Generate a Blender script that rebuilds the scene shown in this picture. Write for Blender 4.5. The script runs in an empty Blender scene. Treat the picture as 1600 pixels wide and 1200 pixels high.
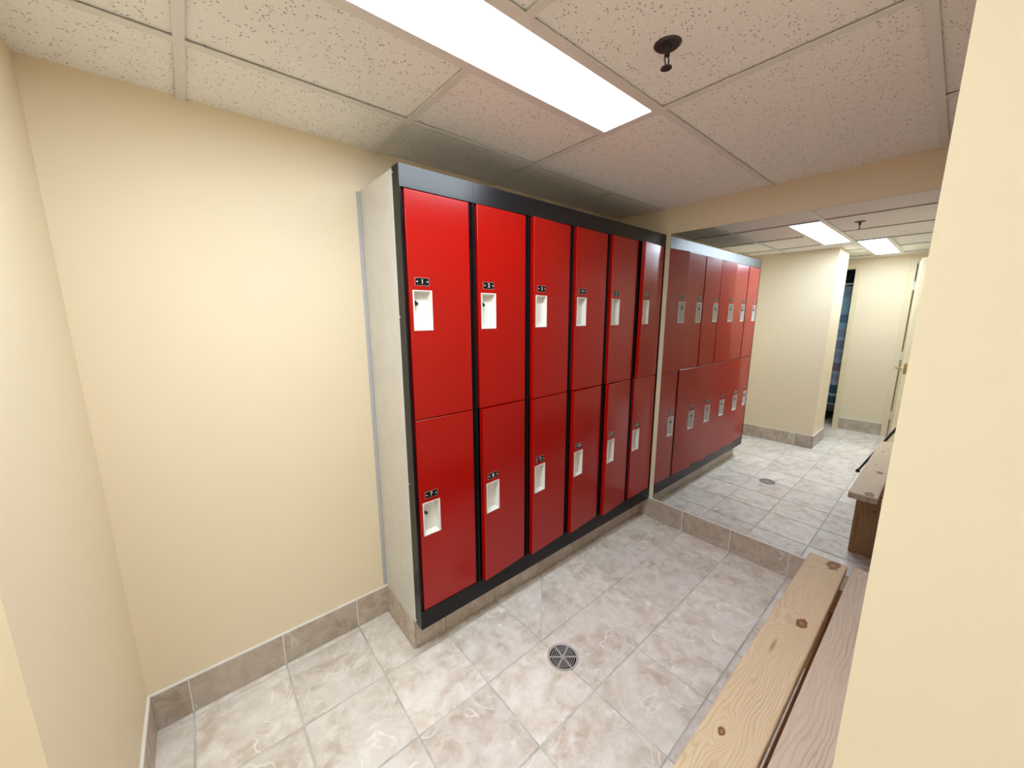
import bpy, bmesh, math, random
from mathutils import Vector, Matrix

# ------------------------------------------------------------------ camera, world, exposure
SC = bpy.context.scene
COL = SC.collection
F_PX, YAW, PITCH, ROLL = 587.08, math.radians(40.337), math.radians(10.328), math.radians(-0.1105)
CAM = Vector((-0.6083, -1.6856, 1.4739))
fw = Vector((math.sin(YAW) * math.cos(PITCH), math.cos(YAW) * math.cos(PITCH), -math.sin(PITCH)))
rt = Vector((math.cos(YAW), -math.sin(YAW), 0.0))
up = rt.cross(fw)
r2 = rt * math.cos(ROLL) + up * math.sin(ROLL)
u2 = up * math.cos(ROLL) - rt * math.sin(ROLL)
cam_data = bpy.data.cameras.new('camera')
cam_data.sensor_fit = 'HORIZONTAL'
cam_data.sensor_width = 36.0
cam_data.lens = F_PX / 1600.0 * 36.0
cam_data.clip_start = 0.02
cam = bpy.data.objects.new('camera', cam_data)
COL.objects.link(cam)
cam.matrix_world = Matrix(((r2.x, u2.x, -fw.x, CAM.x), (r2.y, u2.y, -fw.y, CAM.y),
                           (r2.z, u2.z, -fw.z, CAM.z), (0, 0, 0, 1)))
SC.camera = cam
world = bpy.data.worlds.new('world')
SC.world = world
world.use_nodes = True
world.node_tree.nodes['Background'].inputs[0].default_value = (0.05, 0.05, 0.05, 1)
world.node_tree.nodes['Background'].inputs[1].default_value = 0.0
SC.view_settings.view_transform = 'Standard'
SC.view_settings.look = 'None'
SC.view_settings.gamma = 1.0
SC.view_settings.use_curve_mapping = False
SC.view_settings.exposure = 0.0
LIGHT_STRENGTH = 28.5
LIGHT_COLOR = (0.80, 0.91, 1.0)
try:
    SC.cycles.max_bounces = 9
    SC.cycles.diffuse_bounces = 5
    SC.cycles.glossy_bounces = 5
    SC.cycles.use_denoising = True
    SC.cycles.use_adaptive_sampling = True
    SC.cycles.adaptive_threshold = 0.02
    SC.cycles.sample_clamp_indirect = 8.0
except Exception:
    pass

# ------------------------------------------------------------------ measures (metres)
H = 2.1443                      # ceiling height
XM = 1.834                      # mirror wall
XL, YO = -0.876, -0.795         # stub wall facing the mirror and its free end
XE = -1.375                     # back of the stub wall
XF = -2.10                      # far corridor wall
YB, XC = -1.66, -0.11           # wall behind the bench and its corner by the camera
YS = -3.0                       # corridor end
P = 0.305                       # locker pitch
YF = -0.3716                    # locker front
ZB, ZT = 0.147, 1.9895          # locker bottom / top
REGIONS = [(XL, YB, XM, 0.0), (XF, YS, XL, YO), (XF, YO, XE, 0.0), (XL, YS, XC, YB)]
rnd = random.Random(7)

# ------------------------------------------------------------------ mesh helpers
class MB:
    def __init__(self):
        self.v, self.f, self.m = [], [], []
    def quad(self, a, b, c, d, mi=0):
        n = len(self.v); self.v += [a, b, c, d]; self.f.append((n, n + 1, n + 2, n + 3)); self.m.append(mi)
    def poly(self, pts, mi=0):
        n = len(self.v); self.v += list(pts); self.f.append(tuple(range(n, n + len(pts)))); self.m.append(mi)
    def box(self, x0, y0, z0, x1, y1, z1, mi=0):
        n = len(self.v)
        self.v += [(x0, y0, z0), (x1, y0, z0), (x1, y1, z0), (x0, y1, z0), (x0, y0, z1), (x1, y0, z1), (x1, y1, z1), (x0, y1, z1)]
        for q in ((0, 3, 2, 1), (4, 5, 6, 7), (0, 1, 5, 4), (1, 2, 6, 5), (2, 3, 7, 6), (3, 0, 4, 7)):
            self.f.append(tuple(n + i for i in q)); self.m.append(mi)
        return self
    def prism(self, pts, z0, z1, mi=0):
        n = len(self.v); k = len(pts)
        self.v += [(x, y, z0) for x, y in pts] + [(x, y, z1) for x, y in pts]
        self.f.append(tuple(n + i for i in reversed(range(k)))); self.m.append(mi)
        self.f.append(tuple(n + k + i for i in range(k))); self.m.append(mi)
        for i in range(k):
            j = (i + 1) % k
            self.f.append((n + i, n + j, n + k + j, n + k + i)); self.m.append(mi)
        return self
    def tube(self, a, b, ra, rb=None, n=12, mi=0):
        rb = ra if rb is None else rb
        a, b = Vector(a), Vector(b)
        d = (b - a).normalized()
        s = d.orthogonal().normalized(); t = d.cross(s)
        k = len(self.v)
        for c, r in ((a, ra), (b, rb)):
            for i in range(n):
                w = 2 * math.pi * i / n
                self.v.append(tuple(c + s * (r * math.cos(w)) + t * (r * math.sin(w))))
        for i in range(n):
            j = (i + 1) % n
            self.f.append((k + i, k + j, k + n + j, k + n + i)); self.m.append(mi)
        self.f.append(tuple(k + i for i in reversed(range(n)))); self.m.append(mi)
        self.f.append(tuple(k + n + i for i in range(n))); self.m.append(mi)
        return self
    def ring(self, cx, cy, r0, r1, z0, z1, a0=0.0, a1=2 * math.pi, n=32, mi=0):
        full = abs(a1 - a0 - 2 * math.pi) < 1e-6
        k = len(self.v)
        cnt = n if full else n + 1
        for i in range(cnt):
            w = a0 + (a1 - a0) * i / n
            c, s = math.cos(w), math.sin(w)
            self.v += [(cx + r0 * c, cy + r0 * s, z0), (cx + r1 * c, cy + r1 * s, z0),
                       (cx + r1 * c, cy + r1 * s, z1), (cx + r0 * c, cy + r0 * s, z1)]
        for i in range(n):
            j = (i + 1) % cnt if full else i + 1
            for q in range(4):
                q2 = (q + 1) % 4
                self.f.append((k + i * 4 + q, k + i * 4 + q2, k + j * 4 + q2, k + j * 4 + q)); self.m.append(mi)
        if not full:
            self.f.append((k, k + 1, k + 2, k + 3)); self.m.append(mi)
            e = k + n * 4
            self.f.append((e + 3, e + 2, e + 1, e)); self.m.append(mi)
        return self
    def mesh(self, name, bevel=0.0, seg=2):
        me = bpy.data.meshes.new(name)
        me.from_pydata(self.v, [], self.f)
        for i, p in enumerate(me.polygons):
            p.material_index = self.m[i]
        bm = bmesh.new(); bm.from_mesh(me)
        bmesh.ops.recalc_face_normals(bm, faces=bm.faces)
        if bevel:
            es = [e for e in bm.edges if len(e.link_faces) == 2 and e.calc_face_angle(0) > 0.5]
            bmesh.ops.bevel(bm, geom=es, offset=bevel, segments=seg, affect='EDGES', profile=0.6)
        bm.to_mesh(me); bm.free()
        return me

def put(name, me, mats, parent=None, loc=(0, 0, 0), smooth=False):
    if not isinstance(mats, (list, tuple)):
        mats = [mats]
    if len(me.materials) == 0:
        for m in mats:
            me.materials.append(m)
        if smooth:
            for p in me.polygons:
                p.use_smooth = True
    o = bpy.data.objects.new(name, me)
    o.location = loc
    COL.objects.link(o)
    if parent:
        o.parent = parent
    return o

def thing(name, label, cat, loc=(0, 0, 0), rz=0.0, group=None):
    o = bpy.data.objects.new(name, None)
    o.empty_display_size = 0.1
    o.location = loc; o.rotation_euler = (0, 0, rz)
    COL.objects.link(o)
    return tag(o, label, cat, group)

def tag(o, label, cat, group=None):
    o['label'] = label; o['category'] = cat
    if group:
        o['group'] = group
    return o

def struct(o, label=None):
    o['kind'] = 'structure'
    if label:
        o['label'] = label
    return o

# ------------------------------------------------------------------ material helpers
class NT:
    def __init__(self, name):
        self.mat = bpy.data.materials.new(name)
        self.mat.use_nodes = True
        self.t = self.mat.node_tree
        self.b = self.t.nodes['Principled BSDF']
    def n(self, kind, **kw):
        x = self.t.nodes.new(kind)
        for k, v in kw.items():
            setattr(x, k, v)
        return x
    def link(self, a, b):
        self.t.links.new(a, b)
    def set(self, sock, v):
        if hasattr(v, 'is_output'):
            self.link(v, sock)
        else:
            sock.default_value = v
    def math(self, op, a, b=None, c=None, clamp=False):
        x = self.n('ShaderNodeMath', operation=op, use_clamp=clamp)
        self.set(x.inputs[0], a)
        if b is not None: self.set(x.inputs[1], b)
        if c is not None: self.set(x.inputs[2], c)
        return x.outputs[0]
    def vmath(self, op, a, b):
        x = self.n('ShaderNodeVectorMath', operation=op)
        self.set(x.inputs[0], a); self.set(x.inputs[1], b)
        return x.outputs[0]
    def mix(self, f, a, b, blend='MIX'):
        x = self.n('ShaderNodeMix', data_type='RGBA', blend_type=blend)
        self.set(x.inputs['Factor'], f)
        ia = [s for s in x.inputs if s.name == 'A' and s.type == 'RGBA'][0]
        ib = [s for s in x.inputs if s.name == 'B' and s.type == 'RGBA'][0]
        self.set(ia, a if hasattr(a, 'is_output') else (*a, 1)); self.set(ib, b if hasattr(b, 'is_output') else (*b, 1))
        return [s for s in x.outputs if s.type == 'RGBA'][0]
    def noise(self, vec, scale, detail=3.0, rough=0.5, dist=0.0, out='Fac'):
        x = self.n('ShaderNodeTexNoise')
        self.link(vec, x.inputs['Vector'])
        x.inputs['Scale'].default_value = scale; x.inputs['Detail'].default_value = detail
        x.inputs['Roughness'].default_value = rough; x.inputs['Distortion'].default_value = dist
        return x.outputs[out]
    def ramp(self, f, stops, interp='LINEAR'):
        x = self.n('ShaderNodeValToRGB')
        x.color_ramp.interpolation = interp
        el = x.color_ramp.elements
        el.remove(el[1])
        el[0].position = stops[0][0]
        el[0].color = (*stops[0][1], 1)
        for p, c in stops[1:]:
            el.new(p).color = (*c, 1)
        self.link(f, x.inputs[0])
        return x.outputs[0]
    def remap(self, f, a, b, c=0.0, d=1.0):
        x = self.n('ShaderNodeMapRange')
        self.set(x.inputs[0], f)
        for i, v in enumerate((a, b, c, d)):
            x.inputs[i + 1].default_value = v
        return x.outputs[0]
    def coords(self, which='Object'):
        return self.n('ShaderNodeTexCoord').outputs[which]
    def world(self):
        return self.n('ShaderNodeNewGeometry').outputs['Position']
    def rand(self):
        return self.n('ShaderNodeObjectInfo').outputs['Random']
    def shifted(self, k=37.0):
        v = self.n('ShaderNodeCombineXYZ')
        r = self.rand()
        self.link(self.math('MULTIPLY', r, k), v.inputs[0])
        self.link(self.math('MULTIPLY', r, k * 1.7), v.inputs[1])
        self.link(self.math('MULTIPLY', r, k * 0.6), v.inputs[2])
        return self.vmath('ADD', self.coords(), v.outputs[0])
    def bump(self, h, strength=0.2, dist=0.01):
        x = self.n('ShaderNodeBump')
        x.inputs['Strength'].default_value = strength; x.inputs['Distance'].default_value = dist
        self.link(h, x.inputs['Height'])
        self.link(x.outputs[0], self.b.inputs['Normal'])
    def p(self, **kw):
        for k, v in kw.items():
            s = self.b.inputs[{'color': 'Base Color', 'rough': 'Roughness', 'metal': 'Metallic', 'spec': 'Specular IOR Level',
                               'coat': 'Coat Weight', 'ecol': 'Emission Color', 'estr': 'Emission Strength'}[k]]
            if k in ('color', 'ecol') and not hasattr(v, 'is_output'):
                v = (*v, 1)
            self.set(s, v)
        return self

def plain(name, color, rough=0.5, metal=0.0, spec=0.5):
    return NT(name).p(color=color, rough=rough, metal=metal, spec=spec).mat

def mat_paint(name, color, rough=0.55, bump=0.05):
    t = NT(name); w = t.world()
    big = t.noise(w, 2.3, 3)
    t.p(color=t.mix(t.remap(big, 0.3, 0.7), [c * 0.975 for c in color], color), rough=rough, spec=0.35)
    t.bump(t.noise(w, 170.0, 2, 0.6), bump, 0.004)
    return t.mat
CREAM = (0.82, 0.70, 0.51)
M_WALL = mat_paint('cream_wall_paint', CREAM)
M_DOORPAINT = mat_paint('cream_gloss_paint', (0.80, 0.69, 0.46), 0.35, 0.03)
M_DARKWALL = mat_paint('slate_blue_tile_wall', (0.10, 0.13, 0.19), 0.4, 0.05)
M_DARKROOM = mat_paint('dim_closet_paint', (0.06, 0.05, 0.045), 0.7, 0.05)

def mat_ceiling():
    t = NT('mineral_fibre_ceiling_tile'); v = t.shifted()
    vor = t.n('ShaderNodeTexVoronoi'); vor.inputs['Scale'].default_value = 105.0
    t.link(v, vor.inputs['Vector'])
    sel = t.math('GREATER_THAN', t.noise(v, 45.0, 2), 0.50)
    dot = t.math('MULTIPLY', t.remap(vor.outputs['Distance'], 0.30, 0.18), sel, clamp=True)
    fine = t.noise(v, 260.0, 2, 0.7)
    base = t.mix(t.remap(fine, 0.35, 0.65), (0.83, 0.80, 0.76), (0.91, 0.88, 0.845))
    t.p(color=t.mix(t.math('MULTIPLY', dot, 0.75), base, (0.20, 0.165, 0.13)), rough=0.9, spec=0.2)
    t.bump(t.math('SUBTRACT', t.math('MULTIPLY', fine, 0.5), dot), 0.35, 0.003)
    return t.mat
M_CEIL = mat_ceiling()
M_TEE = plain('painted_tee_bar', (0.74, 0.71, 0.67), 0.4)
M_PLENUM = plain('ceiling_void', (0.18, 0.16, 0.15), 0.9)

def mat_floor_tile(name, light, mid, dark, vein=0.65, rough=0.34):
    t = NT(name); v = t.shifted(61.0)
    a = t.noise(v, 6.5, 5, 0.6, 0.7)
    b = t.noise(v, 17.0, 4, 0.65, 0.4)
    col = t.mix(t.remap(a, 0.34, 0.62), dark, mid)
    col = t.mix(t.remap(b, 0.42, 0.70), col, light)
    fine = t.noise(v, 85.0, 4, 0.7)
    col = t.mix(0.22, col, t.mix(fine, dark, light))
    vn = t.noise(v, 4.6, 2, 0.45, 1.6)
    line = t.remap(t.math('ABSOLUTE', t.math('SUBTRACT', vn, 0.5)), 0.013, 0.002)
    gate = t.remap(t.noise(v, 6.0, 2), 0.47, 0.60)
    vein_f = t.math('MULTIPLY', t.math('MULTIPLY', line, gate, clamp=True), vein)
    col = t.mix(vein_f, col, (0.97, 0.94, 0.90))
    hue = t.n('ShaderNodeHueSaturation')
    t.link(t.math('MULTIPLY_ADD', t.rand(), 0.16, 0.92), hue.inputs['Value'])
    t.link(col, hue.inputs['Color'])
    t.p(color=hue.outputs[0], rough=t.remap(b, 0.3, 0.7, rough + 0.08, rough - 0.06), spec=0.45)
    t.bump(t.math('ADD', t.math('MULTIPLY', a, 0.8), t.math('MULTIPLY', fine, 0.25)), 0.16, 0.006)
    return t.mat
M_FLOOR = mat_floor_tile('marbled_floor_tile', (0.91, 0.875, 0.84), (0.80, 0.745, 0.69), (0.54, 0.435, 0.335), 0.75)
M_BASE = mat_floor_tile('marbled_skirting_tile', (0.59, 0.52, 0.45), (0.48, 0.405, 0.33), (0.34, 0.255, 0.18), 0.4, 0.42)
def mat_grout():
    t = NT('grey_grout'); n = t.noise(t.world(), 9.0, 4, 0.6)
    t.p(color=t.mix(t.remap(n, 0.35, 0.65), (0.46, 0.44, 0.42), (0.70, 0.68, 0.65)), rough=0.85, spec=0.2)
    return t.mat
M_GROUT = mat_grout()
M_CAULK = plain('white_caulk', (0.80, 0.78, 0.76), 0.6)

def mat_red():
    t = NT('red_enamel_sheet_metal'); v = t.shifted(13.0)
    t.p(color=(0.35, 0.003, 0.001), rough=0.21, spec=0.45)
    st = t.n('ShaderNodeMapping'); st.inputs['Scale'].default_value = (1.0, 1.0, 0.45)
    t.link(v, st.inputs['Vector'])
    t.bump(t.noise(st.outputs[0], 3.0, 0, 0.0), 0.10, 0.03)
    return t.mat
M_RED = mat_red()
def mat_black(name, rough, spec):
    t = NT(name)
    return t.p(color=(0.008, 0.008, 0.010), rough=rough, spec=spec).mat
M_BLACK = mat_black('black_enamel_frame', 0.22, 0.22)
M_HEAD = mat_black('black_enamel_head_rail', 0.27, 0.5)
M_INNER = plain('dark_locker_inside', (0.012, 0.012, 0.013), 0.6)
def mat_end_panel():
    t = NT('grey_white_end_panel'); w = t.world()
    s = t.noise(w, 11.0, 5, 0.65)
    scuff = t.math('MULTIPLY', t.remap(t.noise(w, 34.0, 4, 0.7, 0.8), 0.62, 0.72), t.remap(s, 0.45, 0.62), clamp=True)
    col = t.mix(t.remap(s, 0.3, 0.7), (0.62, 0.60, 0.56), (0.70, 0.68, 0.645))
    t.p(color=t.mix(t.math('MULTIPLY', scuff, 0.4), col, (0.38, 0.35, 0.31)), rough=0.38, spec=0.45)
    return t.mat
M_END = mat_end_panel()
M_CUP = plain('white_pull_cup', (0.74, 0.715, 0.665), 0.35)
M_PLATE = plain('black_number_plate', (0.006, 0.006, 0.006), 0.3, 0.0, 0.2)
M_NUM = plain('white_numeral', (0.85, 0.85, 0.83), 0.5)
M_SCREW = plain('bright_screw', (0.80, 0.79, 0.76), 0.3, 0.6)
M_LATCH = plain('black_latch', (0.01, 0.01, 0.01), 0.4)
M_STEEL = plain('dull_steel', (0.58, 0.57, 0.56), 0.38, 0.35)
M_DARKMET = plain('dark_bronze', (0.06, 0.05, 0.045), 0.4, 0.5)
M_BRASS = plain('brass_lever', (0.58, 0.42, 0.20), 0.28, 0.9)
M_STRIP = plain('bare_blue_grey_plaster', (0.47, 0.47, 0.49), 0.7)
M_WELL = plain('drain_well', (0.01, 0.01, 0.01), 0.8)
M_MIRROR = plain('silvered_glass', (0.86, 0.905, 0.94), 0.006, 1.0)
M_MEDGE = plain('mirror_glass_edge', (0.30, 0.34, 0.34), 0.2)
M_TRIPOD = plain('black_tripod_metal', (0.012, 0.012, 0.013), 0.4)
M_RUBBER = plain('black_rubber', (0.01, 0.01, 0.01), 0.8)
M_WHITEMET = plain('white_metal', (0.78, 0.78, 0.76), 0.4)

def mat_wood(name, light, dark, knots, streaks=(), axis='x', ring=150.0):
    """Pine: growth lines along local x, bent round knots given as (x, y, radius)."""
    t = NT(name); v = t.coords()
    sep = t.n('ShaderNodeSeparateXYZ'); t.link(v, sep.inputs[0])
    x, y, z = sep.outputs
    if axis == 'z':
        x, y = z, y
    low = t.n('ShaderNodeCombineXYZ')
    t.link(t.math('MULTIPLY', x, 1.6), low.inputs[0]); t.link(t.math('MULTIPLY', y, 7.0), low.inputs[1])
    t.link(t.rand(), low.inputs[2])
    drift = t.math('MULTIPLY', t.math('SUBTRACT', t.noise(low.outputs[0], 1.3, 3, 0.55), 0.5), 0.11)
    g = t.math('ADD', y, drift)
    knot = None
    for kx, ky, kr in knots:
        dx = t.math('DIVIDE', t.math('SUBTRACT', x, kx), kr * 4.2)
        dy = t.math('DIVIDE', t.math('SUBTRACT', y, ky), kr * 2.0)
        d2 = t.math('ADD', t.math('MULTIPLY', dx, dx), t.math('MULTIPLY', dy, dy))
        e = t.math('POWER', 2.718, t.math('MULTIPLY', d2, -1.0))
        g = t.math('ADD', g, t.math('MULTIPLY', e, kr * 2.2))
        ex = t.math('DIVIDE', t.math('SUBTRACT', x, kx), kr * 1.25)
        ey = t.math('DIVIDE', t.math('SUBTRACT', y, ky), kr * 0.72)
        wob = t.math('MULTIPLY', t.noise(v, 60.0, 2), 0.8)
        kd = t.remap(t.math('ADD', t.math('SQRT', t.math('ADD', t.math('MULTIPLY', ex, ex), t.math('MULTIPLY', ey, ey))), wob), 1.32, 0.55)
        knot = kd if knot is None else t.math('MAXIMUM', knot, kd)
    s = t.math('SINE', t.math('MULTIPLY', g, ring * 2.2))
    late = t.math('POWER', t.math('MULTIPLY_ADD', s, 0.5, 0.5), 3.5)
    amt = t.remap(t.noise(low.outputs[0], 2.1, 2), 0.3, 0.65, 0.10, 0.62)
    col = t.mix(t.math('MULTIPLY', late, amt), light, dark)
    fib = t.n('ShaderNodeCombineXYZ')
    t.link(t.math('MULTIPLY', x, 9.0), fib.inputs[0]); t.link(t.math('MULTIPLY', y, 260.0), fib.inputs[1]); t.link(z, fib.inputs[2])
    fibre = t.noise(fib.outputs[0], 1.0, 3, 0.6)
    col = t.mix(t.remap(fibre, 0.35, 0.75, 0.0, 0.28), col, dark)
    for kx, ky, lx, ly in streaks:
        dx = t.math('DIVIDE', t.math('SUBTRACT', x, kx), lx); dy = t.math('DIVIDE', t.math('SUBTRACT', y, ky), ly)
        d = t.math('ADD', t.math('SQRT', t.math('ADD', t.math('MULTIPLY', dx, dx), t.math('MULTIPLY', dy, dy))), t.math('MULTIPLY', fibre, 0.9))
        col = t.mix(t.math('MULTIPLY', t.remap(d, 1.4, 0.5), 0.8), col, (0.26, 0.13, 0.045))
    if knot is not None:
        kcol = t.ramp(knot, [(0.0, (0.30, 0.16, 0.07)), (0.55, (0.15, 0.06, 0.02)), (1.0, (0.36, 0.175, 0.07))])
        col = t.mix(t.remap(knot, 0.0, 0.35), col, kcol)
    t.p(color=col, rough=0.5, spec=0.35)
    t.bump(t.math('ADD', fibre, t.math('MULTIPLY', late, -0.7)), 0.12, 0.002)
    return t.mat

# ------------------------------------------------------------------ the setting: shell
def solid(name, boxes, m, label=None):
    b = MB()
    for q in boxes:
        b.box(*q)
    return struct(put(name, b.mesh(name), m), label)

TOP = H + 0.05
wall_back = solid('wall_back', [(XL, 0.0, -0.05, XM + 0.12, 0.12, TOP)], M_WALL, 'cream painted wall behind the red lockers')
wall_right = solid('wall_right', [(XM, YB, -0.05, XM + 0.12, 0.0, TOP)], M_WALL, 'cream wall carrying the large mirror')
wall_left = solid('wall_left', [(XE, YO, -0.05, XL, 0.12, TOP)], M_WALL, 'cream stub wall facing the mirror')
wall_front = solid('wall_front', [(XC, YS, -0.05, XM + 0.12, YB, TOP)], M_WALL, 'pale wall with free corner behind the bench')
wall_end = solid('wall_end', [(XF - 0.12, YS - 0.12, -0.05, XM + 0.12, YS, TOP)], M_WALL, 'cream wall closing the passage')
wall_passage = solid('wall_passage', [(XF - 0.12, 0.0, -0.05, XE, 0.12, TOP)], M_WALL, 'cream wall at the end of the side passage')
D1 = (-0.765, -0.05, 2.035)     # shower doorway in the far wall: y range, head
D2 = (-2.06, -1.285, 2.045)     # closet doorway
WT = 0.12
wall_far = solid('wall_far', [(XF - WT, D1[1], -0.05, XF, 0.0, TOP), (XF - WT, D1[0], D1[2], XF, D1[1], TOP),
                              (XF - WT, D2[1], -0.05, XF, D1[0], TOP), (XF - WT, D2[0], D2[2], XF, D2[1], TOP),
                              (XF - WT, YS, -0.05, XF, D2[0], TOP)], M_WALL, 'cream far wall with two doorways, seen in the mirror')
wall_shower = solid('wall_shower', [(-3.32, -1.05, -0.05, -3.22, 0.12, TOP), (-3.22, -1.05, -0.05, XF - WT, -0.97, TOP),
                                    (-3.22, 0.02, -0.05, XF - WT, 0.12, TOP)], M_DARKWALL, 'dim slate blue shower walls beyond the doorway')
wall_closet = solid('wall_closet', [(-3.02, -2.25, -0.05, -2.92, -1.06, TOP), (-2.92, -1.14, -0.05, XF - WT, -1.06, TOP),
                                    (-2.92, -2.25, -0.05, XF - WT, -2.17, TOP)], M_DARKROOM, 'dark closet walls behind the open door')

# ---- floor: grout bed and tiles laid in a grid
floor = solid('floor', [(-3.4, YS - 0.12, -0.09, XM + 0.12, 0.12, -0.0035)], M_GROUT, 'marbled beige tile floor with grey grout')
FX0, FDX, FY0, FDY, GR = 0.1505, 0.3055, -0.030, 0.3036, 0.0028

def clip(x0, y0, x1, y1, regs=REGIONS):
    out = []
    for a, b, c, d in regs:
        q = (max(x0, a), max(y0, b), min(x1, c), min(y1, d))
        if q[2] - q[0] > 0.004 and q[3] - q[1] > 0.004:
            out.append(q)
    return out

def tile_mesh(rects, z0, z1, ch=0.0016):
    b = MB()
    if len(rects) == 1:
        x0, y0, x1, y1 = rects[0]
        lo = [(x0, y0), (x1, y0), (x1, y1), (x0, y1)]
        hi = [(x0 + ch, y0 + ch), (x1 - ch, y0 + ch), (x1 - ch, y1 - ch), (x0 + ch, y1 - ch)]
        for i in range(4):
            j = (i + 1) % 4
            b.quad((*lo[i], z0), (*lo[j], z0), (*lo[j], z1 - ch), (*lo[i], z1 - ch))
            b.quad((*lo[i], z1 - ch), (*lo[j], z1 - ch), (*hi[j], z1), (*hi[i], z1))
        b.poly([(*q, z1) for q in hi]); b.poly([(*q, z0) for q in reversed(lo)])
        me = b.mesh('floor_tile')
    else:
        for x0, y0, x1, y1 in rects:
            b.box(x0, y0, z0, x1, y1, z1)
        me = b.mesh('floor_tile')
    return me

full_me = {}
regs2 = REGIONS + [(-3.22, -0.97, XF, 0.02)]
for i in range(-12, 7):
    for j in range(-1, 11):
        tx0, tx1 = FX0 + i * FDX + GR, FX0 + (i + 1) * FDX - GR
        ty1, ty0 = FY0 - j * FDY - GR, FY0 - (j + 1) * FDY + GR
        cx, cy = (tx0 + tx1) / 2, (ty0 + ty1) / 2
        if abs(cx - (FX0 + 1.5 * FDX)) < 0.05 and abs(cy - (FY0 - 1.5 * FDY)) < 0.05:
            g = GR * 0.9                                   # this tile is cut corner to corner towards the drain
            for k, tri in enumerate(([(tx0, ty0 + g), (tx1 - g, ty1), (tx0, ty1)], [(tx0 + g, ty0), (tx1, ty0), (tx1, ty1 - g)])):
                me = MB().prism([(a - cx, b - cy) for a, b in tri], -0.009, 0.0).mesh('floor_tile')
                put('floor_tile', me, M_FLOOR, floor, (cx, cy, 0))
            continue
        rects = clip(tx0, ty0, tx1, ty1, regs2)
        if not rects:
            continue
        area = sum((c - a) * (d - b) for a, b, c, d in rects)
        if len(rects) == 1 and area > 0.999 * (tx1 - tx0) * (ty1 - ty0):
            if 'm' not in full_me:
                full_me['m'] = tile_mesh([(tx0 - cx, ty0 - cy, tx1 - cx, ty1 - cy)], -0.009, 0.0)
            me = full_me['m']
        else:
            me = tile_mesh([(a - cx, b - cy, c - cx, d - cy) for a, b, c, d in rects], -0.009, 0.0)
        put('floor_tile', me, M_FLOOR, floor, (cx, cy, 0))

# ---- tiled skirting
BH, BT = 0.144, 0.009
def skirting(name, p0, p1, nrm, joints, label, h=BH, caulk=True):
    """Tiles along the line p0-p1 (axis aligned) standing out from the wall by nrm."""
    ax = 0 if abs(p1[0] - p0[0]) > abs(p1[1] - p0[1]) else 1
    a, b = sorted((p0[ax], p1[ax])); c = p0[1 - ax]; s = nrm
    def rect(u0, u1, t0, t1):
        lo, hi = sorted((c + s * t0, c + s * t1))
        return (u0, lo, u1, hi) if ax == 0 else (lo, u0, hi, u1)
    bed = MB()
    x0, y0, x1, y1 = rect(a, b, 0.0, BT * 0.62)
    bed.box(x0, y0, 0.0, x1, y1, h)
    if caulk:
        x0, y0, x1, y1 = rect(a, b, 0.0, BT * 0.9)
        bed.box(x0, y0, h, x1, y1, h + 0.005)
    root = struct(put(name, bed.mesh(name), M_CAULK), label)
    cuts = [a] + sorted(j for j in joints if a + 0.01 < j < b - 0.01) + [b]
    for u0, u1 in zip(cuts[:-1], cuts[1:]):
        g0, g1 = (0.0 if u0 == a else 0.0028), (0.0 if u1 == b else 0.0028)
        x0, y0, x1, y1 = rect(u0 + g0, u1 - g1, 0.0006, BT)
        mx, my = (x0 + x1) / 2, (y0 + y1) / 2
        me = MB().box(x0 - mx, y0 - my, 0.003, x1 - mx, y1 - my, h).mesh('skirting_tile', 0.0008, 1)
        put('skirting_tile', me, M_BASE, root, (mx, my, 0))
    return root
JX = [FX0 + i * FDX for i in range(-12, 8)]
skirting('baseboard_back', (XL + BT, 0.0), (-0.0, 0.0), -1, [-0.155, -0.460, -0.765], 'brown tile skirting along the locker wall')
skirting('baseboard_left', (XL, YO), (XL, 0.0), 1, [-0.33, -0.63], 'brown tile skirting on the stub wall')
skirting('baseboard_stub_end', (XE, YO), (XL + BT, YO), -1, [-1.18], 'brown tile skirting round the stub wall end')
skirting('baseboard_stub_back', (XE, YO - BT), (XE, 0.0), -1, [-0.5, -0.2], 'brown tile skirting on the passage side of the stub wall')
skirting('baseboard_right', (XM, YB), (XM, -0.2962), -1, [-0.627, -0.930, -1.238, -1.54], 'brown tile skirting under the mirror', 0.149)
skirting('baseboard_front', (XC - BT, YB), (XM - BT, YB), 1, JX, 'brown tile skirting behind the bench')
skirting('baseboard_corner', (XC, YS), (XC, YB + BT), -1, [-1.95, -2.25, -2.55, -2.85], 'brown tile skirting on the pale corner wall')
skirting('baseboard_far', (XF, -1.232), (XF, -0.828), 1, [], 'short brown tile skirting between the two doorways', 0.150)
skirting('baseboard_end', (XF, YS), (XC - BT, YS), 1, JX, 'brown tile skirting at the passage end')

# ---- plinth under the lockers
YP = -0.2962
plinth = struct(put('trim_1', MB().box(0.0, YP, 0.0, XM - BT, -0.0005, ZB - 0.001).mesh('plinth'), M_CAULK), 'tiled plinth carrying the row of red lockers')
cuts = [0.0, 0.152, 0.444, 0.752, 1.055, 1.360, 1.665, XM - BT]
for u0, u1 in zip(cuts[:-1], cuts[1:]):
    me = MB().box(u0 + 0.0016 - (u0 + u1) / 2, -0.004, 0.003, u1 - 0.0016 - (u0 + u1) / 2, 0.004, ZB - 0.001).mesh('skirting_tile', 0.0008, 1)
    put('skirting_tile', me, M_BASE, plinth, ((u0 + u1) / 2, YP - 0.0045, 0))
me = MB().box(-0.004, -0.145, 0.003, 0.004, 0.145, ZB - 0.001).mesh('skirting_tile', 0.0008, 1)
put('skirting_tile', me, M_BASE, plinth, (-0.0045, -0.1545, 0))

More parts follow.
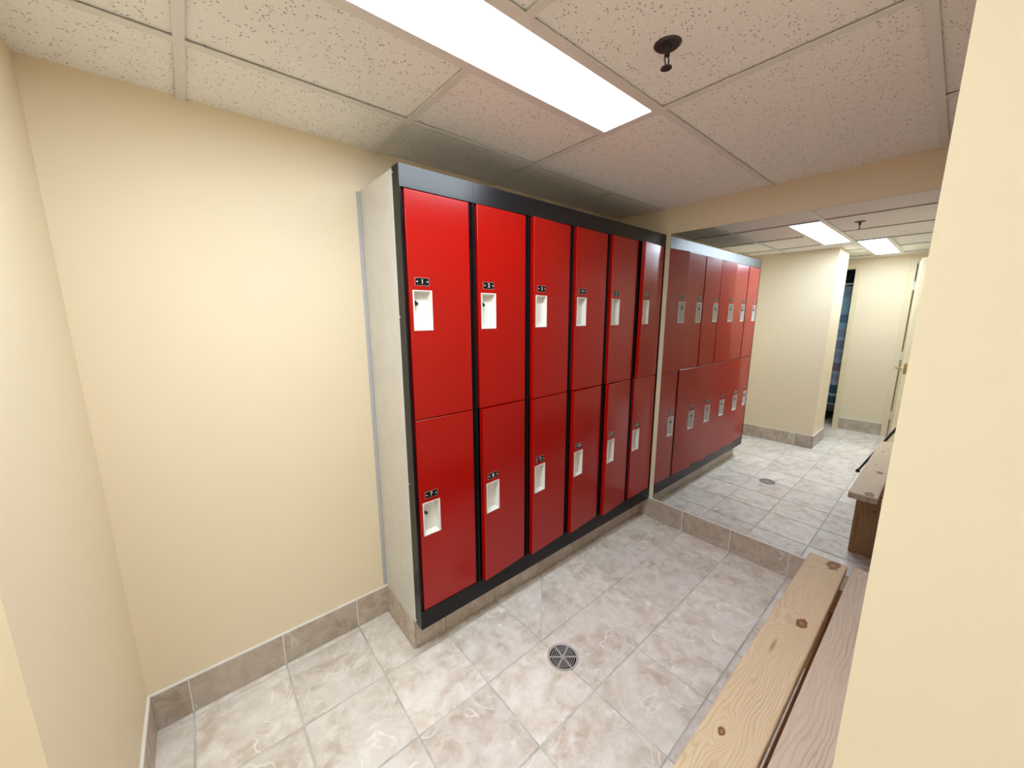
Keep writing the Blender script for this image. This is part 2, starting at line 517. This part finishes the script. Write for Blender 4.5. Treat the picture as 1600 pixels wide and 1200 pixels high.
# ---- suspended ceiling
ceiling = solid('ceiling', [(-3.4, YS - 0.12, H + 0.03, XM + 0.12, 0.12, H + 0.12)], M_PLENUM, 'suspended ceiling of speckled white tiles')
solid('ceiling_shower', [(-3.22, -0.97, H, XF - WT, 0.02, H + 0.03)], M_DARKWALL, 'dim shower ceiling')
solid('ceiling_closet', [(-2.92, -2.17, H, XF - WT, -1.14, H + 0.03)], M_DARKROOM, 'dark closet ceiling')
FIX1 = (-0.545, -0.945, 0.675, -0.712)
FIX2 = (-1.765, -1.180, -0.545, -0.945)
FIX_ADDED = (-1.765, -2.960, -0.545, -2.770)  # unseen extra panel, added so the pale corner wall is bright enough
XS = [-2.375, -1.765, -1.155, -0.545, 0.065, 0.675, 1.285, 1.895]
YSL = [0.275, -0.335, -0.945, -1.550, -2.160, -2.770, -3.380]
HALF = 0.012
def ctile(x0, y0, x1, y1):
    rects = clip(x0 + 0.002, y0 + 0.002, x1 - 0.002, y1 - 0.002)
    if not rects:
        return
    cx, cy = (x0 + x1) / 2, (y0 + y1) / 2
    b = MB()
    for a, c, d, e in rects:
        b.box(a - cx, c - cy, 0.0, d - cx, e - cy, 0.016)
    put('ceiling_tile', b.mesh('ceiling_tile'), M_CEIL, ceiling, (cx, cy, H + 0.0075))
def bar(x0, y0, x1, y1):
    rects = clip(x0, y0, x1, y1)
    if not rects:
        return
    b = MB()
    for a, c, d, e in rects:
        b.box(a, c, H, d, e, H + 0.003)
        if d - a > e - c:
            m = (c + e) / 2; b.box(a, m - 0.001, H + 0.003, d, m + 0.001, H + 0.028)
        else:
            m = (a + d) / 2; b.box(m - 0.001, c, H + 0.003, m + 0.001, e, H + 0.028)
    put('tee_bar', b.mesh('tee_bar'), M_TEE, ceiling)
for j in range(len(YSL) - 1):
    y1, y0 = YSL[j], YSL[j + 1]
    for i in range(len(XS) - 1):
        x0, x1 = XS[i], XS[i + 1]
        if j in (1, 2) and i == 6:
            continue
        if j in (1, 2) and i == 5:
            x1 = XS[7]
        ty0, ty1 = y0, y1
        if j == 1 and i in (3, 4): ty0 = FIX1[3]
        if j == 2 and i in (1, 2): ty1 = FIX2[1]
        if j == 5 and i in (1, 2): ty1 = FIX_ADDED[1]
        ctile(x0, ty0, x1, ty1)
for y in YSL[1:-1]:
    bar(-2.4, y - HALF, 1.9, y + HALF)
for i, x in enumerate(XS[1:-1]):
    for j in range(len(YSL) - 1):
        y1, y0 = YSL[j] - HALF, YSL[j + 1] + HALF
        if x == 1.285 and j in (1, 2): continue
        if x == 0.065 and j == 1: y0 = FIX1[3] + HALF
        if x == -1.155 and j == 2: y1 = FIX2[1] - HALF
        if x == -1.155 and j == 5: y1 = FIX_ADDED[1] - HALF
        bar(x - HALF, y0, x + HALF, y1)
bar(FIX1[0] + HALF, FIX1[3] - HALF, FIX1[2] - HALF, FIX1[3] + HALF)
bar(FIX2[0] + HALF, FIX2[1] - HALF, FIX2[2] - HALF, FIX2[1] + HALF)

# ------------------------------------------------------------------ ceiling lights
def mat_diffuser():
    t = NT('lit_diffuser')
    t.p(color=(0.8, 0.8, 0.8), rough=0.5, ecol=LIGHT_COLOR, estr=LIGHT_STRENGTH)
    return t.mat
M_DIFF = mat_diffuser()
def ceiling_light(fx, label):
    x0, y0, x1, y1 = fx[0] + HALF, fx[1] + HALF, fx[2] - HALF, fx[3] - HALF
    cx, cy = (x0 + x1) / 2, (y0 + y1) / 2
    r = thing('ceiling_light', label, 'ceiling light', (cx, cy, H), group='recessed fluorescent lights')
    x0 -= cx; x1 -= cx; y0 -= cy; y1 -= cy
    w = 0.010
    b = MB()
    b.box(x0, y0, 0.0, x1, y0 + w, 0.006); b.box(x0, y1 - w, 0.0, x1, y1, 0.006)
    b.box(x0, y0 + w, 0.0, x0 + w, y1 - w, 0.006); b.box(x1 - w, y0 + w, 0.0, x1, y1 - w, 0.006)
    put('frame', b.mesh('frame'), M_TEE, r)
    put('diffuser', MB().box(x0 + w, y0 + w, 0.003, x1 - w, y1 - w, 0.008).mesh('diffuser'), M_DIFF, r)
    put('housing', MB().box(x0, y0, 0.009, x1, y1, 0.028).mesh('housing'), M_WHITEMET, r)
    return r
ceiling_light(FIX1, 'lit recessed fluorescent panel in the ceiling in front of the lockers')
ceiling_light(FIX_ADDED, 'added unseen ceiling panel over the passage end, brightening the pale corner wall')
ceiling_light(FIX2, 'lit fluorescent ceiling panel seen only in the mirror, by the stub wall end')

# ------------------------------------------------------------------ lockers
YD = YF + 0.0245                 # back of a shut door
def numeral_mesh(txt, size):
    cu = bpy.data.curves.new('numeral', 'FONT')
    cu.body = txt; cu.size = size; cu.align_x = 'CENTER'; cu.align_y = 'CENTER'; cu.extrude = 0.0004
    o = bpy.data.objects.new('numeral', cu); COL.objects.link(o)
    dg = bpy.context.evaluated_depsgraph_get()
    me = bpy.data.meshes.new_from_object(o.evaluated_get(dg))
    bpy.data.objects.remove(o); bpy.data.curves.remove(cu)
    for v in me.vertices:
        x, y, z = v.co
        v.co = (x, -z, y)
    me.name = 'numeral'; me.materials.clear()
    return me

DW, DH = 0.268, 0.837            # door width, height
def door_mesh(cz0, cz1):
    """Pan-shaped sheet-metal door in local coords: x 0..DW from the free edge, face at y=0, z 0..DH, with an opening for the cup."""
    hx0, hx1 = 0.0145, 0.0915
    xs = [0, 0.0012, hx0, hx1, DW - 0.0012, DW]; zs = [0, 0.0012, cz0 + 0.0015, cz1 - 0.0015, DH - 0.0012, DH]
    b = MB()
    def yy(i, j):
        return 0.0012 if i in (0, 5) or j in (0, 5) else 0.0
    for i in range(5):
        for j in range(5):
            if i == 2 and j == 2:
                continue
            b.quad((xs[i], yy(i, j), zs[j]), (xs[i + 1], yy(i + 1, j), zs[j]), (xs[i + 1], yy(i + 1, j + 1), zs[j + 1]), (xs[i], yy(i, j + 1), zs[j + 1]))
    t = 0.024
    b.quad((0, 0.0012, 0), (0, 0.0012, DH), (0, t, DH), (0, t, 0)); b.quad((DW, 0.0012, 0), (DW, t, 0), (DW, t, DH), (DW, 0.0012, DH))
    b.quad((0, 0.0012, DH), (DW, 0.0012, DH), (DW, t, DH), (0, t, DH)); b.quad((0, 0.0012, 0), (0, t, 0), (DW, t, 0), (DW, 0.0012, 0))
    f = 0.02
    b.quad((0, t, 0), (0, t, DH), (f, t, DH), (f, t, 0)); b.quad((DW - f, t, 0), (DW - f, t, DH), (DW, t, DH), (DW, t, 0))
    b.quad((f, t, 0), (f, t, f), (DW - f, t, f), (DW - f, t, 0)); b.quad((f, t, DH - f), (f, t, DH), (DW - f, t, DH), (DW - f, t, DH - f))
    me = bpy.data.meshes.new('door')
    me.from_pydata(b.v, [], b.f)
    bm = bmesh.new(); bm.from_mesh(me)
    bmesh.ops.remove_doubles(bm, verts=bm.verts, dist=1e-5)
    bmesh.ops.recalc_face_normals(bm, faces=bm.faces)
    bm.to_mesh(me); bm.free()
    return me

def cup_mesh(cz0, cz1):
    """White pull cup: raised rim and a tapered recess."""
    b = MB()
    x0, x1 = 0.013, 0.093
    def loop(inx, y, inz):
        return [(x0 + inx, y, cz0 + inz), (x1 - inx, y, cz0 + inz), (x1 - inx, y, cz1 - inz), (x0 + inx, y, cz1 - inz)]
    rings = [loop(0, 0.0003, 0), loop(0.0008, -0.0016, 0.0008), loop(0.0052, -0.0016, 0.0034), loop(0.0062, 0.0, 0.0044), loop(0.0100, 0.0225, 0.011)]
    for a, c in zip(rings[:-1], rings[1:]):
        for i in range(4):
            j = (i + 1) % 4
            b.quad(a[i], a[j], c[j], c[i])
    b.poly(rings[-1])
    me = b.mesh('pull_cup')
    bm = bmesh.new(); bm.from_mesh(me)
    bmesh.ops.remove_doubles(bm, verts=bm.verts, dist=1e-5)
    bmesh.ops.recalc_face_normals(bm, faces=bm.faces)
    # the recess must face the viewer (-y)
    back = max(bm.faces, key=lambda f_: f_.calc_center_median().y)
    if back.normal.y > 0:
        bmesh.ops.reverse_faces(bm, faces=bm.faces)
    bm.to_mesh(me); bm.free()
    return me

def mid_plate():
    me = MB().box(-0.0285, -0.0016, -0.0135, 0.0285, 0.0002, 0.0135).mesh('number_plate', 0.0012, 1)
    return me
ZU, ZL = 1.0745, 0.2335          # bottom of the upper and of the lower door
CUP_U = (1.418 - ZU, 1.567 - ZU); CUP_L = (0.575 - ZL, 0.722 - ZL)
ME_DU, ME_DL = door_mesh(*CUP_U), door_mesh(*CUP_L)
ME_CU, ME_CL = cup_mesh(*CUP_U), cup_mesh(*CUP_L)
ME_PLATE = mid_plate()
ME_PSCREW = MB().tube((0, -0.0003, 0), (0, -0.0012, 0), 0.0026, n=10).mesh('screw')
ME_EDGE = MB().box(-0.0291, -0.0008, -0.0141, 0.0291, 0.0002, 0.0141).mesh('plate_edge')
ME_HINGE = MB().tube((0, 0, -0.03), (0, 0, 0.03), 0.0032, n=10).mesh('hinge')
ME_LATCH_BIG = MB().box(-0.0065, -0.0075, -0.0055, 0.012, 0.006, 0.0055).mesh('latch', 0.0012, 1)
ME_LATCH = MB().box(-0.002, -0.004, -0.007, 0.0035, 0.004, 0.007).mesh('latch')
M_DOORMATS = [M_RED]
def frame_mesh():
    b = MB(); d0, d1 = YF, YF + 0.053
    b.box(0.0004, d0, ZB, P - 0.0004, d1, 0.2305)                 # foot rail
    b.box(0.0004, d0, 0.2305, 0.0034, d1, 1.9145)                 # outer lips
    b.box(P - 0.0034, d0, 0.2305, P - 0.0004, d1, 1.9145)
    b.box(0.0034, d0 + 0.012, 0.2305, 0.0150, d1, 1.9145)         # stiles set back
    b.box(P - 0.0165, d0 + 0.012, 0.2305, P - 0.0034, d1, 1.9145)
    b.box(0.0150, d0 + 0.026, 1.060, P - 0.0165, d1, 1.086)       # rail between the two doors
    for z0 in (1.745, 0.90):                                      # pressed vent louvres beside the doors
        for k in range(6):
            z = z0 + 0.0135 * k
            for x0, x1 in ((0.006, 0.0125), (P - 0.013, P - 0.0065)):
                b.poly([(x0, d0 + 0.010, z), (x1, d0 + 0.010, z), (x1, d0 + 0.006, z + 0.004), (x0, d0 + 0.006, z + 0.004)])
                b.poly([(x0, d0 + 0.006, z + 0.004), (x1, d0 + 0.006, z + 0.004), (x1, d0 + 0.010, z + 0.006), (x0, d0 + 0.010, z + 0.006)])
    return b.mesh('frame')
def body_mesh():
    b = MB(); y0, y1 = YF + 0.0532, -0.006
    b.box(0.0006, y0, ZB, 0.0022, y1, ZT - 0.004); b.box(P - 0.0022, y0, ZB, P - 0.0006, y1, ZT - 0.004)
    b.box(0.0022, y0, ZT - 0.006, P - 0.0022, y1, ZT - 0.004); b.box(0.0022, y0, ZB, P - 0.0022, y1, ZB + 0.002)
    b.box(0.0022, y1 - 0.0015, ZB + 0.002, P - 0.0022, y1, ZT - 0.006)
    b.box(0.0022, y0, 1.070, P - 0.0022, y1 - 0.0015, 1.076)
    return b.mesh('body')
def head_mesh():
    """Head rail with a rolled top edge."""
    d0, d1 = YF, YF + 0.053
    prof = [(d1, 1.9145), (d0, 1.9145), (d0, 1.930)]
    for i in range(1, 9):
        u = i / 8.0
        prof.append((d0 - 0.0016 * u ** 2.0, 1.930 + (ZT - 0.001 - 1.930) * u))
    prof += [(d0 + 0.001, ZT), (d1, ZT)]
    b = MB(); x0, x1 = 0.0004, P - 0.0004
    for (ya, za), (yb, zb) in zip(prof, prof[1:] + prof[:1]):
        b.quad((x0, ya, za), (x1, ya, za), (x1, yb, zb), (x0, yb, zb))
    b.poly([(x0, y, z) for y, z in prof]); b.poly([(x1, y, z) for y, z in reversed(prof)])
    me = b.mesh('head_rail')
    bm = bmesh.new(); bm.from_mesh(me); bmesh.ops.remove_doubles(bm, verts=bm.verts, dist=1e-6)
    bmesh.ops.recalc_face_normals(bm, faces=bm.faces)
    for f in bm.faces:
        f.smooth = abs(f.normal.x) < 0.5
    for e in bm.edges:
        e.smooth = e.calc_face_angle(0) < 0.5
    bm.to_mesh(me); bm.free()
    return me
ME_FRAME, ME_BODY, ME_HEAD = frame_mesh(), body_mesh(), head_mesh()
OPEN_U = [0.2, 1.2, 3.9, 2.0, 2.2, 5.6]
OPEN_L = [0.0, 5.0, 4.7, 4.6, 5.3, 1.2]
WHERE = ['with the bare grey side panel', 'second from the grey end panel', 'third from the grey end panel',
         'fourth from the grey end panel', 'second from the mirror', 'right beside the mirror']
for k in range(6):
    lk = thing('locker', 'red two-door locker numbered %d and %d, %s' % (k + 1, k + 7, WHERE[k]), 'locker', (k * P, 0, 0), group='row of red lockers')
    put('frame', ME_FRAME, M_BLACK, lk)
    put('head_rail', ME_HEAD, M_HEAD, lk)
    put('body', ME_BODY, M_INNER, lk)
    for row, (zb, cup, med, mec, ang) in enumerate(((ZU, CUP_U, ME_DU, ME_CU, OPEN_U[k]), (ZL, CUP_L, ME_DL, ME_CL, OPEN_L[k]))):
        hx = 0.0165 + DW
        d = put('door', med, M_RED, lk)
        a = math.radians(ang)
        # hinge on the far edge: rotate about it so the free edge swings out towards the room
        d.rotation_euler = (math.radians((-0.35, 0.2, -0.3, 0.3, 0.35, 0.45)[k] * (0.4 if row == 0 and ang > 1.2 else 0.0)), 0, a)
        d.location = (hx - DW * math.cos(a), YF - DW * math.sin(a), zb)
        d['label'] = 'red door with white pull cup and black number plate'
        put('pull_cup', mec, M_CUP, d)
        pz = cup[1] + 0.031
        put('number_plate', ME_PLATE, M_PLATE, d, (0.0535, 0, pz))
        put('plate_edge', ME_EDGE, M_SCREW, d, (0.0535, 0, pz))
        for sx in (-0.021, 0.021):
            put('screw', ME_PSCREW, M_NUM, d, (0.0535 + sx, -0.0013, pz))
        put('numeral', numeral_mesh(str(k + 1 + 6 * row), 0.023), M_NUM, d, (0.0535, -0.0018, pz))
        big = (k, row) in ((0, 0), (1, 0), (0, 1))
        lt = put('latch', ME_LATCH_BIG if big else ME_LATCH, M_LATCH, d, (0.0270 if big else 0.0215, 0.013, cup[0] + 0.104 - (0.0 if row == 0 else 0.004)))
        lt.rotation_euler = (0, math.radians(38 if big else 0), 0)
        for hz in (0.10, DH / 2, DH - 0.10):
            put('hinge', ME_HINGE, M_BLACK, d, (DW + 0.0012, 0.014, hz))
    if k == 0:
        sp = put('side_panel', MB().box(-0.0035, YF + 0.0535, ZB, 0.0003, -0.004, ZT - 0.006).mesh('side_panel', 0.0008, 1), M_END, lk)
        sp['label'] = 'grey white scuffed end panel'
        put('front_edge', MB().box(-0.0015, YF + 0.0004, ZB + 0.001, 0.0003, YF + 0.0535, ZT - 0.001).mesh('front_edge'), M_BLACK, lk)
        ms = MB().tube((0, 0, 0), (-0.0016, 0, 0), 0.0032, n=10).mesh('screw')
        for z in (1.970, 1.47, 0.80, 0.165):
            put('screw', ms, M_SCREW, lk, (-0.0015, YF + 0.048, z))
        md = MB().tube((0, 0, 0), (-0.0010, 0, 0), 0.0024, n=8).mesh('rivet')
        for z in (1.905, 1.86, 1.60, 1.49, 1.38, 1.05, 0.86, 0.62, 0.40, 0.26, 0.175):
            put('rivet', md, M_STEEL, lk, (-0.0035, YF + 0.066, z))
        for z in (1.80, 1.2, 0.5):
            put('rivet', md, M_STEEL, lk, (-0.0035, -0.03, z))
        put('bare_strip', MB().prism([(-0.020, -0.0012), (-0.0036, -0.0012), (-0.0036, 0.0), (-0.020, 0.0)], ZB + 0.006, ZT - 0.01).mesh('bare_strip'), M_STRIP, lk)

# ------------------------------------------------------------------ wall mirror
mir = thing('wall_mirror', 'large frameless mirror on the cream wall beside the lockers', 'mirror', (XM, -1.03, 0.1545))
Y0, Y1 = YB + 0.012 + 1.03, -0.404 + 1.03
put('glass', MB().box(-0.0042, Y0, 0.0, -0.0004, Y1, 1.8345).mesh('glass'), M_MIRROR, mir)
b = MB()
b.box(-0.0052, Y0, -0.004, -0.0004, Y1, -0.0002)
put('bottom_channel', b.mesh('bottom_channel'), M_STEEL, mir)
b = MB(); b.box(-0.0042, Y1 + 0.0001, 0.0, -0.0004, Y1 + 0.0016, 1.8345)
put('edge', b.mesh('edge'), M_MEDGE, mir)

# ------------------------------------------------------------------ bench
BX0, BX1, BZ = -0.035, 1.383, 0.436
bench = thing('bench', 'knotty pine bench of two planks beside the pale wall, its end near the mirror', 'bench', ((BX0 + BX1) / 2, -1.523, 0))
bcx, bcy = (BX0 + BX1) / 2, -1.523
PINE_L, PINE_D = (0.66, 0.52, 0.36), (0.43, 0.27, 0.145)
M_PL1 = mat_wood('pine_plank_knotty', PINE_L, PINE_D, [(1.340 - bcx, -0.024, 0.038), (0.868 - bcx, -0.020, 0.028), (0.30 - bcx, 0.02, 0.014)],
                 [(0.694 - bcx, 0.016, 0.055, 0.008)], ring=330.0)
M_PL2 = mat_wood('pine_plank_weathered', (0.60, 0.49, 0.40), (0.36, 0.25, 0.18), [(0.18 - bcx, 0.03, 0.012), (1.22 - bcx, -0.05, 0.012)], [], ring=240.0)
M_LEG = mat_wood('brown_pine_leg', (0.40, 0.22, 0.10), (0.22, 0.10, 0.04), [(0.30, 0.02, 0.010)], [(0.18, -0.04, 0.04, 0.006)], axis='z', ring=130.0)
def plank(y0, y1, m, x0=BX0, x1=BX1):
    cy = (y0 + y1) / 2
    me = MB().box(x0 - bcx, y0 - cy, BZ - 0.037, x1 - bcx, y1 - cy, BZ).mesh('plank', 0.006, 3)
    return put('plank', me, m, bench, (0, cy - bcy, 0))
plank(-1.519, -1.390, M_PL1)
plank(-1.650, -1.534, M_PL2, BX0 + 0.004, BX1 + 0.012)
for x in (1.225, 0.12):
    me = MB().box(-0.018, -0.108, 0.0005, 0.018, 0.108, BZ - 0.038).mesh('leg', 0.003, 2)
    put('leg', me, M_LEG, bench, (x - bcx, -0.003, 0))
me = MB().box(0.139 - bcx, -0.018, 0.20, 1.206 - bcx, 0.018, 0.29).mesh('stretcher', 0.003, 2)
put('stretcher', me, M_LEG, bench)

# ------------------------------------------------------------------ floor drain
dr = thing('floor_drain', 'round slotted metal floor drain set in the tiles', 'drain', (0.470, -0.757, 0.0))
put('well', MB().ring(0, 0, 0.0005, 0.060, 0.0002, 0.0008, n=40).mesh('well'), M_WELL, dr)
put('rim', MB().ring(0, 0, 0.0575, 0.068, 0.0001, 0.0032, n=48).mesh('rim', 0.0006, 1), M_STEEL, dr, smooth=False)
g = MB()
for r0, r1 in ((0.0, 0.006), (0.0125, 0.0150), (0.0215, 0.0240), (0.0305, 0.0330), (0.0395, 0.0420), (0.0480, 0.0505)):
    g.ring(0, 0, max(r0, 0.0003), r1, 0.0008, 0.0026, n=40)
for k in range(6):
    a = k * math.pi / 3 + 0.35
    c, s = math.cos(a), math.sin(a); w = 0.0032
    g.prism([(0.005 * c - w * s, 0.005 * s + w * c), (0.005 * c + w * s, 0.005 * s - w * c), (0.0590 * c + w * s, 0.0590 * s - w * c), (0.0590 * c - w * s, 0.0590 * s + w * c)][::1], 0.0009, 0.0027)
put('grate', g.mesh('grate'), M_STEEL, dr)

# ------------------------------------------------------------------ sprinkler head
sp = thing('sprinkler_head', 'small dark fire sprinkler head hanging from the ceiling, seen in the mirror', 'sprinkler', (0.404, -1.108, H + 0.0075))
put('escutcheon', MB().tube((0, 0, 0), (0, 0, -0.005), 0.034, 0.028, 24).mesh('escutcheon'), M_DARKMET, sp)
put('body', MB().tube((0, 0, -0.005), (0, 0, -0.026), 0.009, 0.007, 12).mesh('body'), M_DARKMET, sp)
b = MB(); b.tube((0.007, 0, -0.024), (0.011, 0, -0.036), 0.002, n=8); b.tube((0.011, 0, -0.036), (0.003, 0, -0.052), 0.002, n=8)
b.tube((-0.007, 0, -0.024), (-0.011, 0, -0.036), 0.002, n=8); b.tube((-0.011, 0, -0.036), (-0.003, 0, -0.052), 0.002, n=8)
put('yoke', b.mesh('yoke'), M_DARKMET, sp)
put('deflector', MB().tube((0, 0, -0.052), (0, 0, -0.0545), 0.014, n=16).mesh('deflector'), M_DARKMET, sp)

# ------------------------------------------------------------------ far doorways, door, curtain
def casing(name, y0, y1, head, label, w=0.052):
    b = MB(); t = 0.014
    b.box(XF, y0 - w, 0.0, XF + t, y0, head + w); b.box(XF, y1, 0.0, XF + t, min(y1 + w, -0.001), head + w)
    b.box(XF, y0, head, XF + t, y1, head + w)
    return struct(put(name, b.mesh(name, 0.002, 1), M_DOORPAINT), label)
b = casing('trim_2', D1[0], D1[1], D1[2], 'cream casing round the shower doorway')
b = casing('trim_3', D2[0], D2[1], D2[2], 'cream casing round the closet doorway')
door = bpy.data.objects.new('door_1', None); COL.objects.link(door)
door.location = (XF + 0.018, D2[1] - 0.012, 0.0)
door.rotation_euler = (0, 0, math.radians(-95.0 + 90.0))
struct(door, 'cream painted door standing open, seen edge on in the mirror')
LW = 0.74
put('leaf', MB().box(0.006, -0.040, 0.012, LW, 0.0, 2.030).mesh('leaf', 0.002, 1), M_DOORPAINT, door)
for z in (1.80, 1.00, 0.275):
    h = MB().tube((0, 0.004, z - 0.05), (0, 0.004, z + 0.05), 0.007, n=10)
    h.box(-0.020, 0.0005, z - 0.045, 0.03, 0.003, z + 0.045)
    put('hinge', h.mesh('hinge'), M_WHITEMET, door)
for s in (-1, 1):
    y0 = 0.0005 if s > 0 else -0.0405
    b = MB(); b.tube((LW - 0.065, y0, 0.92), (LW - 0.065, y0 + s * 0.008, 0.92), 0.027, n=18)
    b.tube((LW - 0.065, y0 + s * 0.008, 0.92), (LW - 0.065, y0 + s * 0.045, 0.92), 0.010, n=12)
    b.tube((LW - 0.060, y0 + s * 0.045, 0.92), (LW - 0.170, y0 + s * 0.045, 0.918), 0.0095, 0.008, 12)
    put('lever_handle', b.mesh('lever_handle'), M_BRASS, door)
put('latch_plate', MB().box(LW, -0.032, 0.865, LW + 0.0012, -0.008, 0.975).mesh('latch_plate'), M_BRASS, door)

def mat_curtain():
    t = NT('striped_shower_curtain'); sep = t.n('ShaderNodeSeparateXYZ'); t.link(t.world(), sep.inputs[0])
    B = [(0.246, (0.10, 0.095, 0.10)), (0.265, (0.42, 0.55, 0.66)), (0.369, (0.016, 0.10, 0.175)), (0.397, (0.42, 0.55, 0.66)), (0.519, (0.03, 0.13, 0.21)),
         (0.584, (0.38, 0.52, 0.70)), (0.677, (0.33, 0.36, 0.55)), (0.714, (0.38, 0.52, 0.70)), (0.826, (0.28, 0.20, 0.29)), (0.881, (0.38, 0.52, 0.70)),
         (0.983, (0.30, 0.38, 0.62)), (1.010, (0.38, 0.56, 0.78)), (1.13, (0.25, 0.29, 0.50)), (1.175, (0.38, 0.60, 0.84)), (1.285, (0.31, 0.40, 0.63)),
         (1.367, (0.34, 0.60, 0.88)), (1.475, (0.16, 0.27, 0.52)), (1.692, (0.31, 0.60, 0.88)), (1.90, (0.28, 0.45, 0.68))]
    zmax = 1.95
    stops = [(0.0, B[0][1])] + [(B[i][0] / zmax, B[i + 1][1]) for i in range(len(B) - 1)]
    t.p(color=t.ramp(t.math('DIVIDE', sep.outputs[2], zmax), stops, 'CONSTANT'), rough=0.6)
    return t.mat
XCU = -2.42
cur = thing('shower_curtain', 'blue, mauve and teal banded shower curtain beyond the doorway, seen in the mirror', 'curtain', (XCU, -0.45, 0.06))
b = MB(); n = 90
pts = []
for i in range(n + 1):
    y = -0.40 + 0.80 * i / n
    pts.append((0.020 * math.sin(y * 47.0) + 0.008 * math.sin(y * 113.0), y))
ZC0, ZC1, TH = 0.10, 1.783, 0.0022
nv = len(pts)
V_ = [(x, y, ZC0) for x, y in pts] + [(x * 0.5, y, ZC1) for x, y in pts] + [(x - TH, y, ZC0) for x, y in pts] + [(x * 0.5 - TH, y, ZC1) for x, y in pts]
F_ = []
for i in range(nv - 1):
    j = i + 1
    F_ += [(i, j, nv + j, nv + i), (2 * nv + j, 2 * nv + i, 3 * nv + i, 3 * nv + j), (i, 2 * nv + i, 2 * nv + j, j), (nv + i, nv + j, 3 * nv + j, 3 * nv + i)]
for i in (0, nv - 1):
    F_.append((i, nv + i, 3 * nv + i, 2 * nv + i))
me = bpy.data.meshes.new('cloth'); me.from_pydata(V_, [], F_)
put('cloth', me, mat_curtain(), cur)
mr = MB().ring(0, 0, 0.018, 0.0205, -0.002, 0.002, n=20).mesh('ring')
rod = thing('curtain_rod', 'white curtain rod across the dim shower, seen in the mirror', 'curtain rod', (XCU, -0.475, 1.875))
put('rod', MB().tube((0, -0.494, 0), (0, 0.494, 0), 0.0125, n=16).mesh('rod'), M_WHITEMET, rod)
for i in range(9):
    o = put('ring', mr, M_WHITEMET, rod, (0, -0.36 + i * 0.095, -0.004)); o.rotation_euler = (math.radians(90), 0, 0)
for s in (-1, 1):
    put('flange', MB().tube((0, s * 0.488, 0), (0, s * 0.4945, 0), 0.028, n=18).mesh('flange'), M_WHITEMET, rod)

# ------------------------------------------------------------------ tripod that stands under the viewpoint (its leg shows in the mirror)
TX, TY = CAM.x, CAM.y
tr = thing('tripod', 'black tripod whose slim leg shows in the mirror beyond the bench', 'tripod', (TX, TY, 0))
HUBZ = 0.95
put('column', MB().tube((0, 0, 0.55), (0, 0, 1.30), 0.014, n=14).mesh('column'), M_TRIPOD, tr)
put('hub', MB().tube((0, 0, HUBZ - 0.03), (0, 0, HUBZ + 0.03), 0.030, n=16).mesh('hub'), M_TRIPOD, tr)
for a0 in (68.0, 188.0, 308.0):
    a = math.radians(a0); r = 0.475
    f = (r * math.cos(a), r * math.sin(a), 0.012)
    lg = put('leg', MB().tube((0.028 * math.cos(a), 0.028 * math.sin(a), HUBZ), f, 0.013, 0.009, 12).mesh('leg'), M_TRIPOD, tr)
    put('foot', MB().tube((f[0], f[1], 0.0006), (f[0], f[1], 0.028), 0.017, 0.012, 12).mesh('foot'), M_RUBBER, lg)
